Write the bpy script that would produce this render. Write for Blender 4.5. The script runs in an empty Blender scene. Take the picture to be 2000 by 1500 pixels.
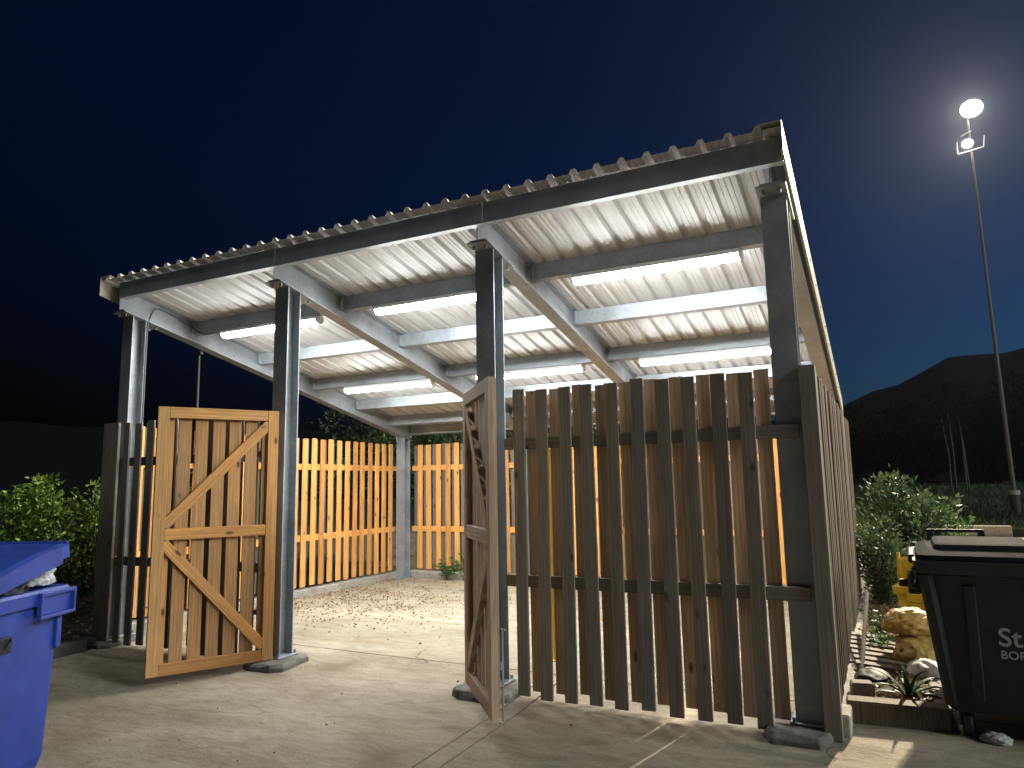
import bpy, bmesh, math, random
import numpy as np
from mathutils import Vector, Matrix

random.seed(7); RNG = np.random.default_rng(11)
scene = bpy.context.scene
COL = scene.collection
R = math.radians

# ------------------------------------------------------------------ camera
cam_d = bpy.data.cameras.new('camera'); cam = bpy.data.objects.new('camera', cam_d); COL.objects.link(cam)
yaw, pitch, roll = -0.472, 0.1395, -0.018
fw = Vector((math.sin(yaw)*math.cos(pitch), math.cos(yaw)*math.cos(pitch), math.sin(pitch)))
rt = Vector((math.cos(yaw), -math.sin(yaw), 0)); up = rt.cross(fw)
r2 = rt*math.cos(roll) + up*math.sin(roll); u2 = -rt*math.sin(roll) + up*math.cos(roll)
cam.matrix_world = Matrix(((r2.x, u2.x, -fw.x, 0.625), (r2.y, u2.y, -fw.y, -5.067), (r2.z, u2.z, -fw.z, 1.55), (0, 0, 0, 1)))
cam_d.sensor_width = 36; cam_d.lens = 1.399*18; cam_d.clip_end = 2000; cam_d.clip_start = 0.05
scene.camera = cam

# ------------------------------------------------------------------ night sky
SUN_EL, SUN_AZ = R(-4.6), R(55)
world = bpy.data.worlds.new('World'); scene.world = world; world.use_nodes = True
wn = world.node_tree.nodes; wl = world.node_tree.links
sky = wn.new('ShaderNodeTexSky'); sky.sky_type = 'NISHITA'; sky.sun_disc = False
sky.sun_elevation = SUN_EL; sky.sun_rotation = SUN_AZ; sky.air_density = 1.0; sky.dust_density = 0.4; sky.ozone_density = 3.0
tint = wn.new('ShaderNodeMix'); tint.data_type = 'RGBA'; tint.blend_type = 'MULTIPLY'; tint.inputs['Factor'].default_value = 1
tint.inputs[7].default_value = (.34, 1.04, 1.05, 1)
wl.new(sky.outputs['Color'], tint.inputs[6]); wl.new(tint.outputs[2], wn['Background'].inputs['Color'])
wn['Background'].inputs['Strength'].default_value = 0.15

# faint, very soft sun lamp added for unseen yard lighting on the right
sun_d = bpy.data.lights.new('yard_fill', 'SUN'); sun_d.energy = 0.16; sun_d.angle = R(16); sun_d.color = (0.94, 1.0, 0.98)
sun = bpy.data.objects.new('yard_fill', sun_d); COL.objects.link(sun)
sun.rotation_euler = Vector((-.87, .12, -.40)).to_track_quat('-Z', 'Y').to_euler()

vs = scene.view_settings; vs.view_transform = 'Standard'; vs.look = 'None'; vs.exposure = 3.7; vs.gamma = 1; vs.use_curve_mapping = False
scene.cycles.use_denoising = True
scene.cycles.max_bounces = 8; scene.cycles.diffuse_bounces = 5; scene.cycles.glossy_bounces = 4
scene.cycles.transparent_max_bounces = 12; scene.cycles.sample_clamp_indirect = 6
LED_STRENGTH = 10.6
FLOOD_W = 3200

# ------------------------------------------------------------------ helpers
def tag(o, label=None, cat=None, group=None, kind=None):
    if label: o['label'] = label
    if cat: o['category'] = cat
    if group: o['group'] = group
    if kind: o['kind'] = kind
    return o

def empty(name, loc=(0, 0, 0), rz=0):
    o = bpy.data.objects.new(name, None); o.empty_display_size = .2
    COL.objects.link(o); o.location = loc; o.rotation_euler = (0, 0, rz); return o

def link(name, me, mat=None, parent=None, loc=(0, 0, 0), rot=(0, 0, 0)):
    o = bpy.data.objects.new(name, me); COL.objects.link(o)
    if mat is not None and not me.materials: me.materials.append(mat)
    o.location = loc; o.rotation_euler = rot
    if parent is not None: o.parent = parent
    return o

def mesh(name, v, f, smooth=False):
    me = bpy.data.meshes.new(name); me.from_pydata([tuple(p) for p in v], [], [tuple(q) for q in f]); me.update()
    if smooth: me.shade_smooth()
    return me

class MB:
    """collects shapes, builds one mesh"""
    def __init__(s): s.v = []; s.f = []
    def add(s, v, f):
        n = len(s.v); s.v += [tuple(p) for p in v]; s.f += [tuple(i+n for i in q) for q in f]; return s
    def box(s, x0, x1, y0, y1, z0, z1):
        v = [(x, y, z) for z in (z0, z1) for y in (y0, y1) for x in (x0, x1)]
        return s.add(v, [(0, 2, 3, 1), (4, 5, 7, 6), (0, 1, 5, 4), (2, 6, 7, 3), (0, 4, 6, 2), (1, 3, 7, 5)])
    def loft(s, rings, cap=True, close=True):
        n = len(rings[0]); v = [p for r in rings for p in r]; f = []
        for i in range(len(rings)-1):
            for j in range(n if close else n-1):
                k = (j+1) % n; f.append((i*n+j, i*n+k, (i+1)*n+k, (i+1)*n+j))
        if cap: f.append(tuple(reversed(range(n)))); f.append(tuple(range((len(rings)-1)*n, len(rings)*n)))
        return s.add(v, f)
    def tube(s, pts, r, n=8):
        pts = [Vector(p) for p in pts]; rings = []
        rr = r if isinstance(r, (list, tuple)) else [r]*len(pts)
        for i, p in enumerate(pts):
            t = (pts[min(i+1, len(pts)-1)]-pts[max(i-1, 0)]).normalized()
            a = t.cross(Vector((0.13, .21, 1)) if abs(t.z) < .9 else Vector((1, .2, 0))).normalized(); b = t.cross(a)
            rings.append([p+(a*math.cos(2*math.pi*k/n)+b*math.sin(2*math.pi*k/n))*rr[i] for k in range(n)])
        return s.loft(rings)
    def mesh(s, name, bevel=0, smooth=False, seg=1):
        me = mesh(name, s.v, s.f, smooth)
        bm = bmesh.new(); bm.from_mesh(me)
        bmesh.ops.recalc_face_normals(bm, faces=bm.faces[:])
        if bevel:
            ed = [e for e in bm.edges if len(e.link_faces) == 2 and e.calc_face_angle(0) > .5]
            bmesh.ops.bevel(bm, geom=ed, offset=bevel, segments=seg, affect='EDGES', clamp_overlap=True)
        bm.to_mesh(me); bm.free(); me.update()
        if smooth: me.shade_smooth()
        return me
    def obj(s, name, mat, parent=None, bevel=0, smooth=False, loc=(0, 0, 0), rot=(0, 0, 0), seg=1):
        return link(name, s.mesh(name, bevel, smooth, seg), mat, parent, loc, rot)

def rbox(cx, cy, hx, hy, z, r=.04, n=4):
    """rounded rectangle ring"""
    out = []
    for (sx, sy, a0) in ((1, 1, 0), (-1, 1, 90), (-1, -1, 180), (1, -1, 270)):
        for k in range(n+1):
            a = R(a0+90*k/n); out.append((cx+sx*(hx-r)+r*math.cos(a), cy+sy*(hy-r)+r*math.sin(a), z))
    return out

# ------------------------------------------------------------------ materials
def mat(name, color=(.5, .5, .5), rough=.6, metal=0, spec=.5):
    m = bpy.data.materials.new(name); m.use_nodes = True
    b = m.node_tree.nodes['Principled BSDF']
    b.inputs['Base Color'].default_value = (*color, 1); b.inputs['Roughness'].default_value = rough
    b.inputs['Metallic'].default_value = metal; b.inputs['Specular IOR Level'].default_value = spec
    return m, m.node_tree.nodes, m.node_tree.links, b

def N(n, t, **k):
    x = n.new(t)
    for a, b in k.items():
        if a in x.inputs: x.inputs[a].default_value = b
        else: setattr(x, a, b)
    return x

def ramp(n, stops):
    r = n.new('ShaderNodeValToRGB'); e = r.color_ramp.elements
    while len(e) > 1: e.remove(e[-1])
    e[0].position = stops[0][0]; e[0].color = (*stops[0][1], 1)
    for p, c in stops[1:]:
        x = e.new(p); x.color = (*c, 1)
    return r

def coords(n, l, scale=(1, 1, 1), rnd=True, kind='Object'):
    tc = n.new('ShaderNodeTexCoord'); mp = n.new('ShaderNodeMapping'); mp.inputs['Scale'].default_value = scale
    if rnd:
        oi = n.new('ShaderNodeObjectInfo'); mu = N(n, 'ShaderNodeVectorMath', operation='SCALE'); mu.inputs['Scale'].default_value = 1
        cb = n.new('ShaderNodeCombineXYZ'); ml = N(n, 'ShaderNodeMath', operation='MULTIPLY'); ml.inputs[1].default_value = 37.0
        l.new(oi.outputs['Random'], ml.inputs[0]); l.new(ml.outputs[0], cb.inputs[0]); l.new(ml.outputs[0], cb.inputs[2]); l.new(ml.outputs[0], cb.inputs[1])
        ad = N(n, 'ShaderNodeVectorMath', operation='ADD'); l.new(tc.outputs[kind], ad.inputs[0]); l.new(cb.outputs[0], ad.inputs[1])
        l.new(ad.outputs[0], mp.inputs['Vector'])
    else: l.new(tc.outputs[kind], mp.inputs['Vector'])
    return mp.outputs['Vector']

def mix(n, l, fac, a, b, mode='MIX'):
    m = n.new('ShaderNodeMix'); m.data_type = 'RGBA'; m.blend_type = mode
    if isinstance(fac, (int, float)): m.inputs['Factor'].default_value = fac
    else: l.new(fac, m.inputs['Factor'])
    for i, s in (('A', a), ('B', b)):
        k = [x for x in m.inputs if x.name == i and x.type == 'RGBA'][0]
        if isinstance(s, tuple): k.default_value = (*s, 1)
        else: l.new(s, k)
    return [x for x in m.outputs if x.type == 'RGBA'][0]

def bump(n, l, h, b, strength=.3, dist=.01):
    k = n.new('ShaderNodeBump'); k.inputs['Strength'].default_value = strength; k.inputs['Distance'].default_value = dist
    l.new(h, k.inputs['Height']); l.new(k.outputs['Normal'], b.inputs['Normal'])

def wood_mat(name, light, dark, knot, weather=0.0):
    m, n, l, b = mat(name, rough=.72, spec=.3)
    v = coords(n, l, (1, 1, .07))
    n1 = N(n, 'ShaderNodeTexNoise', Scale=38., Detail=6., Roughness=.6, Distortion=1.2); l.new(v, n1.inputs['Vector'])
    rp = ramp(n, [(.32, dark), (.52, tuple((a+c)/2 for a, c in zip(light, dark))), (.68, light)]); l.new(n1.outputs['Fac'], rp.inputs['Fac'])
    v2 = coords(n, l, (1, 1, .035))
    w = N(n, 'ShaderNodeTexWave', Scale=11., Distortion=7., Detail=3.); w.inputs['Detail Scale'].default_value = 1.6; w.bands_direction = 'X'; l.new(v2, w.inputs['Vector'])
    wr = ramp(n, [(.45, (1, 1, 1)), (.95, (.66, .55, .46))]); l.new(w.outputs['Fac'], wr.inputs['Fac'])
    c = mix(n, l, .5, rp.outputs['Color'], wr.outputs['Color'], 'MULTIPLY')
    oi = n.new('ShaderNodeObjectInfo')
    tr = ramp(n, [(0, (.62, .52, .44)), (.3, (1, .9, .78)), (.6, (1.12, 1.0, .84)), (1, (.93, .95, 1.0))]); l.new(oi.outputs['Random'], tr.inputs['Fac'])
    c = mix(n, l, .8, c, tr.outputs['Color'], 'MULTIPLY')
    v3 = coords(n, l, (1, 1, .42))
    vo = N(n, 'ShaderNodeTexVoronoi', Scale=6.6); l.new(v3, vo.inputs['Vector'])
    kr = ramp(n, [(.06, (1, 1, 1)), (.13, (0, 0, 0))]); l.new(vo.outputs['Distance'], kr.inputs['Fac'])
    c = mix(n, l, kr.outputs['Color'], c, knot)
    if weather:
        nw = N(n, 'ShaderNodeTexNoise', Scale=3., Detail=5.); l.new(coords(n, l, (1, 1, .5)), nw.inputs['Vector'])
        wr2 = ramp(n, [(.35, (0, 0, 0)), (.75, (weather,)*3)]); l.new(nw.outputs['Fac'], wr2.inputs['Fac'])
        c = mix(n, l, wr2.outputs['Color'], c, (.16, .14, .12))
    l.new(c, b.inputs['Base Color']); bump(n, l, n1.outputs['Fac'], b, .35, .004)
    return m

WOOD = wood_mat('pine', (.90, .51, .17), (.62, .30, .085), (.15, .055, .02), .12)
WOOD_OUT = wood_mat('weathered_pine', (.25, .25, .225), (.165, .16, .14), (.05, .045, .035), .5)
WOOD_GATE = wood_mat('gate_pine', (.64, .365, .125), (.42, .215, .065), (.10, .035, .015), .3)
WOOD_GATE2 = wood_mat('shaded_gate_pine', (.50, .30, .13), (.32, .18, .07), (.09, .035, .015), .35)  # gate pine darkened: shade behind the frame is put into the colour
WOOD_MID = wood_mat('shaded_weathered_pine', (.54, .43, .31), (.35, .27, .185), (.09, .055, .035), .35)  # part weathering, part shade of back boards and gate mixed into the colour
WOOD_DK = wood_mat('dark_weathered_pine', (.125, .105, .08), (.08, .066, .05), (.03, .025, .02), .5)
WOOD_OLD = wood_mat('weathered_timber', (.19, .16, .12), (.10, .08, .06), (.04, .03, .02), .6)

def galv(name, base, var):
    m, n, l, b = mat(name, base, .5, .25, .5)
    v = coords(n, l, (1, 1, 1))
    vo = N(n, 'ShaderNodeTexVoronoi', Scale=34.); l.new(v, vo.inputs['Vector'])
    no = N(n, 'ShaderNodeTexNoise', Scale=3.5, Detail=6.); l.new(v, no.inputs['Vector'])
    r1 = ramp(n, [(0, tuple(c*(1-var) for c in base)), (1, tuple(c*(1+var) for c in base))]); l.new(vo.outputs['Color'], r1.inputs['Fac'])
    r3 = ramp(n, [(.3, (.72, .72, .73)), (.7, (1.08, 1.08, 1.08))]); l.new(no.outputs['Fac'], r3.inputs['Fac'])
    c = mix(n, l, 1., r1.outputs['Color'], r3.outputs['Color'], 'MULTIPLY'); l.new(c, b.inputs['Base Color'])
    rr = N(n, 'ShaderNodeMapRange'); rr.inputs['To Min'].default_value = .36; rr.inputs['To Max'].default_value = .62
    l.new(no.outputs['Fac'], rr.inputs['Value']); l.new(rr.outputs[0], b.inputs['Roughness'])
    return m
GALV = galv('galvanised_steel', (.31, .345, .37), .10)
GALV_D = galv('fascia_steel', (.36, .42, .46), .05)

def sheet_mat():
    m, n, l, b = mat('coated_roof_sheet', (.5, .5, .49), .46, 0.0, .5)
    v = coords(n, l, (1, .25, 1))
    no = N(n, 'ShaderNodeTexNoise', Scale=5., Detail=6.); l.new(v, no.inputs['Vector'])
    r = ramp(n, [(.3, (.42, .42, .415)), (.6, (.50, .505, .505))]); l.new(no.outputs['Fac'], r.inputs['Fac']); l.new(r.outputs['Color'], b.inputs['Base Color'])
    n2 = N(n, 'ShaderNodeTexNoise', Scale=60., Detail=2.); l.new(v, n2.inputs['Vector']); bump(n, l, n2.outputs['Fac'], b, .12, .004)
    return m
SHEET = sheet_mat()
FLASH = mat('flashing', (.40, .37, .32), .5)[0]

def concrete(name, a, c, stain, streak=(1, 1, 1), st=.6, wear=0.0):
    m, n, l, b = mat(name, rough=.88, spec=.25)
    v = coords(n, l, (1, 1, 1), False)
    n1 = N(n, 'ShaderNodeTexNoise', Scale=.55, Detail=9., Roughness=.62); l.new(v, n1.inputs['Vector'])
    r1 = ramp(n, [(.30, a), (.68, c)]); l.new(n1.outputs['Fac'], r1.inputs['Fac'])
    n2 = N(n, 'ShaderNodeTexNoise', Scale=1.7, Detail=10., Roughness=.7, Distortion=.6); l.new(coords(n, l, streak, False), n2.inputs['Vector'])
    r2 = ramp(n, [(.47, (0, 0, 0)), (.72, (st,)*3)]); l.new(n2.outputs['Fac'], r2.inputs['Fac'])
    c1 = mix(n, l, r2.outputs['Color'], r1.outputs['Color'], stain)
    n3 = N(n, 'ShaderNodeTexNoise', Scale=85., Detail=3., Roughness=.7); l.new(v, n3.inputs['Vector'])
    r3 = ramp(n, [(.3, (.74,)*3), (.7, (1.12,)*3)]); l.new(n3.outputs['Fac'], r3.inputs['Fac'])
    c2 = mix(n, l, 1., c1, r3.outputs['Color'], 'MULTIPLY')
    vo = N(n, 'ShaderNodeTexNoise', Scale=19., Detail=5., Roughness=.75); l.new(coords(n, l, streak, False), vo.inputs['Vector'])
    r4 = ramp(n, [(.60, (0, 0, 0)), (.72, (.55,)*3)]); l.new(vo.outputs['Fac'], r4.inputs['Fac'])
    c3 = mix(n, l, r4.outputs['Color'], c2, tuple(x*.45 for x in stain))
    n5 = N(n, 'ShaderNodeTexNoise', Scale=7., Detail=8., Roughness=.8, Distortion=.8); l.new(coords(n, l, streak, False), n5.inputs['Vector'])
    r5 = ramp(n, [(.36, (.72, .70, .67)), (.52, (1, 1, 1)), (.66, (1.16, 1.15, 1.12))]); l.new(n5.outputs['Fac'], r5.inputs['Fac'])
    c3 = mix(n, l, 1., c3, r5.outputs['Color'], 'MULTIPLY')
    if name in ('apron_concrete', 'floor_concrete'):
        wv = N(n, 'ShaderNodeTexNoise', Scale=2.5, Detail=6.); l.new(v, wv.inputs['Vector'])
        av = N(n, 'ShaderNodeVectorMath', operation='MULTIPLY_ADD'); av.inputs[1].default_value = (.55, .55, .0); l.new(wv.outputs['Color'], av.inputs[0]); l.new(v, av.inputs[2])
        cv = N(n, 'ShaderNodeTexVoronoi', Scale=.42); cv.feature = 'DISTANCE_TO_EDGE'; l.new(av.outputs[0], cv.inputs['Vector'])
        cr = ramp(n, [(.0, (1, 1, 1)), (.0045, (0, 0, 0))]); l.new(cv.outputs['Distance'], cr.inputs['Fac'])
        mk = ramp(n, [(.5, (0, 0, 0)), (.56, (.75,)*3)]); l.new(n1.outputs['Fac'], mk.inputs['Fac'])
        cm = mix(n, l, 1., cr.outputs['Color'], mk.outputs['Color'], 'MULTIPLY')
        c3 = mix(n, l, cm, c3, (.05, .042, .032))
        sp = N(n, 'ShaderNodeTexVoronoi', Scale=1.1); l.new(av.outputs[0], sp.inputs['Vector'])
        sr = ramp(n, [(.10, (.6,)*3), (.30, (0, 0, 0))]); l.new(sp.outputs['Distance'], sr.inputs['Fac'])
        c3 = mix(n, l, sr.outputs['Color'], c3, tuple(x*.75 for x in stain))
    l.new(c3, b.inputs['Base Color'])
    n4 = N(n, 'ShaderNodeTexNoise', Scale=14., Detail=8., Roughness=.7); l.new(coords(n, l, streak, False), n4.inputs['Vector'])
    bump(n, l, n4.outputs['Fac'], b, .8, .014)
    return m
APRON = concrete('apron_concrete', (.29, .245, .18), (.42, .365, .28), (.19, .145, .09), (.35, 1, 1), .7)
FLOOR = concrete('floor_concrete', (.31, .27, .195), (.42, .375, .29), (.25, .19, .115), (.35, 1, 1), .7)
PAD = concrete('pad_concrete', (.13, .12, .105), (.21, .195, .175), (.08, .07, .06))
UPST = concrete('upstand_concrete', (.33, .31, .275), (.43, .41, .37), (.22, .20, .16))
SOIL = concrete('soil', (.045, .032, .022), (.10, .075, .05), (.03, .024, .016), (1, 1, 1), .8)
YARD = concrete('yard_asphalt', (.04, .04, .042), (.06, .06, .06), (.03, .03, .03))

def leaf_mat(name, a, b_, tip=None):
    m, n, l, b = mat(name, a, .55, 0, .35)
    g = n.new('ShaderNodeNewGeometry')
    r = ramp(n, [(0, tuple(c*.6 for c in a)), (.55, a), (1, b_)]); l.new(g.outputs['Random Per Island'], r.inputs['Fac'])
    l.new(r.outputs['Color'], b.inputs['Base Color'])
    tr = n.new('ShaderNodeBsdfTranslucent'); l.new(r.outputs['Color'], tr.inputs['Color'])
    ms = n.new('ShaderNodeMixShader'); ms.inputs[0].default_value = .25
    l.new(b.outputs[0], ms.inputs[1]); l.new(tr.outputs[0], ms.inputs[2]); l.new(ms.outputs[0], n['Material Output'].inputs['Surface'])
    return m
LEAF_HEDGE = leaf_mat('hedge_leaf', (.13, .24, .04), (.28, .42, .10))
LEAF_BUSH = leaf_mat('bush_leaf', (.05, .10, .04), (.13, .17, .06))
LEAF_TREE = leaf_mat('tree_leaf', (.07, .125, .055), (.12, .18, .085))
LEAF_DARK = leaf_mat('dark_tree_leaf', (.008, .014, .008), (.014, .02, .011))
LEAF_DARK.node_tree.nodes['Principled BSDF'].inputs['Specular IOR Level'].default_value = 0
LITTER = leaf_mat('dry_leaf', (.26, .175, .085), (.40, .31, .18))
WEED = leaf_mat('weed_leaf', (.07, .17, .05), (.12, .24, .07))
AGAVE = leaf_mat('sword_leaf', (.05, .10, .055), (.08, .15, .08))
GRASS = leaf_mat('grass_blade', (.035, .065, .015), (.06, .10, .03))
BARK = concrete('bark', (.06, .045, .032), (.12, .10, .075), (.03, .025, .02), (3, 3, .5))
BARK_P = concrete('pale_bark', (.08, .07, .055), (.12, .105, .085), (.05, .04, .03), (3, 3, .5))

def plastic(name, c, rough=.42, scuff=.25):
    m, n, l, b = mat(name, c, rough, 0, .45)
    v = coords(n, l, (1, 1, 1))
    no = N(n, 'ShaderNodeTexNoise', Scale=4., Detail=8., Roughness=.7); l.new(v, no.inputs['Vector'])
    r = ramp(n, [(.4, tuple(x*(1-scuff) for x in c)), (.7, tuple(min(1, x*(1+scuff*.5)+.004) for x in c))]); l.new(no.outputs['Fac'], r.inputs['Fac']); l.new(r.outputs['Color'], b.inputs['Base Color'])
    rr = N(n, 'ShaderNodeMapRange'); rr.inputs['To Min'].default_value = rough-.08; rr.inputs['To Max'].default_value = rough+.2
    l.new(no.outputs['Fac'], rr.inputs['Value']); l.new(rr.outputs[0], b.inputs['Roughness'])
    n2 = N(n, 'ShaderNodeTexNoise', Scale=240., Detail=2.); l.new(v, n2.inputs['Vector']); bump(n, l, n2.outputs['Fac'], b, .08, .002)
    return m
BLUE = plastic('blue_plastic', (.022, .058, .33))
BLACK = plastic('black_plastic', (.011, .017, .028), .5)
YELLOW = plastic('yellow_plastic', (.62, .44, .03), .45)
SACK = plastic('yellow_sack', (.44, .29, .065), .5, .35)
WHITE_SACK = plastic('white_sheet', (.55, .55, .52), .5)
DARK_SACK = plastic('black_sack', (.015, .018, .025), .55)
PRINT = mat('grey_print', (.42, .45, .48), .6)[0]
BLACK_LID = plastic('black_lid_plastic', (.014, .016, .020), .75)
BLACK_LID.node_tree.nodes['Principled BSDF'].inputs['Specular IOR Level'].default_value = .02
RED_PRINT = mat('red_brown_print', (.16, .04, .02), .6)[0]
POLE_DK = mat('dull_pole_steel', (.07, .07, .075), .6, .3)[0]
STEEL_DK = mat('dark_ironmongery', (.05, .05, .05), .5, .6)[0]
CABLE = mat('grey_cable', (.10, .10, .10), .5)[0]
PIPE_Y = plastic('yellow_paint', (.68, .40, .02), .4, .2)
WHITE_P = mat('white_housing', (.75, .76, .76), .45)[0]

def clear_mat():
    m, n, l, b = mat('clear_film', (.82, .84, .84), .22, 0, .6)
    tr = n.new('ShaderNodeBsdfTransparent'); ms = n.new('ShaderNodeMixShader'); ms.inputs[0].default_value = .45
    l.new(b.outputs[0], ms.inputs[1]); l.new(tr.outputs[0], ms.inputs[2]); l.new(ms.outputs[0], n['Material Output'].inputs['Surface'])
    return m
CLEAR = clear_mat()

def emit(name, c, s):
    m, n, l, b = mat(name, (.8, .8, .8), .4)
    b.inputs['Emission Color'].default_value = (*c, 1); b.inputs['Emission Strength'].default_value = s
    return m
LED = emit('led_diffuser', (.97, 1.0, .99), LED_STRENGTH)
LENS = emit('flood_lens', (1.0, .86, .55), 30)

# ------------------------------------------------------------------ ground
def zap(y):                                   # apron falls gently away from the slab edge
    if y > .57: return 0.0
    if y > -.4: return (y-.57)*.058
    return -.0563 + (y+.4)*.018

def grid(name, x0, x1, y0, y1, nx, ny, zf, mat_, kind='structure', skirt=.2):
    v = []; f = []
    for j in range(ny+1):
        for i in range(nx+1):
            x = x0+(x1-x0)*i/nx; y = y0+(y1-y0)*j/ny; v.append((x, y, zf(x, y)))
    for j in range(ny):
        for i in range(nx):
            a = j*(nx+1)+i; f.append((a, a+1, a+nx+2, a+nx+1))
    # skirt
    border = [i for i in range(nx+1)] + [j*(nx+1)+nx for j in range(1, ny+1)] + [ny*(nx+1)+i for i in range(nx-1, -1, -1)] + [j*(nx+1) for j in range(ny-1, 0, -1)]
    b0 = len(v)
    for k in border: p = v[k]; v.append((p[0], p[1], p[2]-skirt))
    m = len(border)
    for k in range(m):
        f.append((border[(k+1) % m], border[k], b0+k, b0+(k+1) % m))
    o = link(name, mesh(name, v, f, False), mat_); tag(o, kind=kind); return o

def wob(x, y, a=.004):
    return a*(math.sin(x*2.3+y*1.1)+math.sin(x*.9-y*1.9+1)+math.sin(x*4.1+2)*.5*math.cos(y*3.3))

g = MB(); g.box(-400, 400, -400, 400, -.6, -.45); tag(g.obj('ground', YARD), kind='structure')
for (a, b, n) in ((-6.72, -1.955, 40), (-1.94, -1.805, 2), (-1.79, 12, 60)):
    grid('apron_slab', a, b, -14, .558, n, 80, lambda x, y: zap(y)+wob(x, y, .003), APRON)
grid('shelter_floor', -7.0, .3, .572, 5.6, 50, 40, lambda x, y: wob(x, y, .003), FLOOR)
def soilz(x, y):
    s = min(1, max(0, (-6.95-x)/3))
    return .01+.14*s+.03*(math.sin(x*3.1+y*2.3)*math.sin(x*1.3-y*2.9))+.012*math.sin(x*9+y*7)*math.cos(y*8-x*3)
grid('soil_bed', -40, -7.0, -14, 30, 130, 170, soilz, SOIL, skirt=.5)
grid('side_yard_slab', .90, 14, .572, 17.2, 30, 40, lambda x, y: wob(x, y, .003), APRON)
grid('right_soil_bed', .33, .80, .42, 8.2, 24, 120, lambda x, y: .075+.018*math.sin(x*5.1+y*2.3)*math.cos(y*4-x)+.01*math.sin(y*9+x*11), SOIL, skirt=.4)
grid('rear_soil_bed', -7.0, .33, 5.72, 30, 40, 90, lambda x, y: .06+.02*math.sin(x*3+y*4), SOIL, skirt=.4)

# far wooded hill all round the back
def far_hill():
    v = []; f = []; n = 120; RAD = [120, 150, 200, 320]
    for i in range(n+1):
        a = R(-80+200*i/n)                        # bearing from +Y, positive right
        deg = math.degrees(a)
        h = 17+2.2*math.sin(deg*.11+1)+1.3*math.sin(deg*.37)+.7*math.sin(deg*1.1+2)+.35*math.sin(deg*2.7)
        h += 14*math.exp(-((deg-11)/11)**2)
        for k, (rad, s) in enumerate(zip(RAD, (0, .75, 1, 1.0))):
            v.append((math.sin(a)*rad, math.cos(a)*rad, -1+h*s if k else -1))
    for i in range(n):
        for k in range(3): q = i*4+k; f.append((q, q+4, q+5, q+1))
    o = link('wooded_hill', mesh('wooded_hill', v, f, True), mat('far_wood', (.006, .008, .006), .95, 0, .05)[0]); tag(o, kind='structure')
far_hill()

# kerbs, pads, upstands
k = MB()
for i in range(9):
    y1 = -.12-i*.92; k = MB(); k.box(-6.98, -6.83, y1-.905, y1, -.3, .045+random.uniform(-.006, .006))
    tag(k.obj('kerb', PAD, bevel=.012), kind='structure')
for nm, bx in (('upstand', (-7.10, -6.885, .0, 5.58, -.2, .105)), ('upstand', (-6.885, .205, 5.40, 5.58, -.2, .105)), ('upstand', (.205, .33, .0, 5.58, -.2, .105))):
    k = MB(); k.box(*bx); tag(k.obj(nm, UPST, bevel=.01), kind='structure')

# ------------------------------------------------------------------ shelter
SL = -.2165
def zr(y): return 3.845+SL*(y+.23)
PX = [-6.808, -4.479, -2.202, .1]              # post centre lines
sh = empty('timber_fenced_shelter', (-3.35, 2.6, 0))
sh.name = 'bin_shelter'
tag(sh, 'open fronted galvanised steel shelter with sloping white ribbed roof and lit ceiling', 'shelter')
def S(mb, name, m, bevel=0, smooth=False, parent=None):
    p = sh if parent is None else parent
    o = mb.obj(name, m, p, bevel, smooth); o.location = -Vector(sh.location) if p is sh else (0, 0, 0); return o

def ipoly(w, d, tf=.012, tw=.009):
    """I section outline, flanges across x, depth along second axis 0..d"""
    return [(-w/2, 0), (w/2, 0), (w/2, tf), (tw/2, tf), (tw/2, d-tf), (w/2, d-tf), (w/2, d), (-w/2, d), (-w/2, d-tf), (-tw/2, d-tf), (-tw/2, tf), (-w/2, tf)]

def post(xc, y0, ztop, zbot, front):
    mb = MB(); pr = ipoly(.172, .17)
    zt = lambda y: ztop+SL*(y-y0)
    mb.loft([[(xc+a, y0+b, zbot) for a, b in pr], [(xc+a, y0+b, zt(y0+b)) for a, b in pr]])
    o = S(mb, 'post', GALV)
    yf = y0-.118 if front else y0-.02
    yb = y0+.36 if front else y0+.2
    cp = MB(); r = lambda dz: [(xc-.1, yf, zt(yf)+dz), (xc+.1, yf, zt(yf)+dz), (xc+.1, yb, zt(yb)+dz), (xc-.1, yb, zt(yb)+dz)]
    cp.loft([r(.001), r(.013)]); S(cp, 'cap_plate', GALV, parent=o)
    bp = MB(); bp.box(xc-.12, xc+.12, y0-.04, y0+.21, zbot-.014, zbot-.001); S(bp, 'base_plate', GALV, .003, parent=o)
    for (bx, by) in ((-.055, yf+.045), (.055, yf+.045), (-.06, yb-.05), (.06, yb-.05)):
        b = MB(); zc = zt(by)
        b.tube([(xc+bx, by, zc-.034), (xc+bx, by, zc-.001)], .014, 6); S(b, 'bolt', GALV, parent=o)
    for (bx, by) in ((-.095, -.018), (.095, -.018), (-.095, .19), (.095, .19)):
        b = MB(); b.tube([(xc+bx, y0+by, zbot-.002), (xc+bx, y0+by, zbot+.03)], .012, 6); S(b, 'bolt', GALV, parent=o)
    # haunch plate under the rafter, inside
    h = MB(); ya = y0+.171 if front else y0-.001; sgn = 1 if front else -1
    L = .2 if front else .17
    zz = lambda y: zt(y)
    tri = [(ya, zz(ya)-.002), (ya+sgn*L, zz(ya+sgn*L)-.002), (ya, zz(ya)-.2)]
    if not front:
        h.loft([[(xc-.006, a, c) for a, c in tri], [(xc+.006, a, c) for a, c in tri]]); S(h, 'haunch_plate', GALV, parent=o)
    return o
RD = .268                                       # rafter depth
for xc in PX: post(xc, 0, zr(0)-.004-RD-.016, .035, True)
for xc in PX: post(xc, 5.18, zr(5.18)-.004-RD-.016, .004, False)
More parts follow.
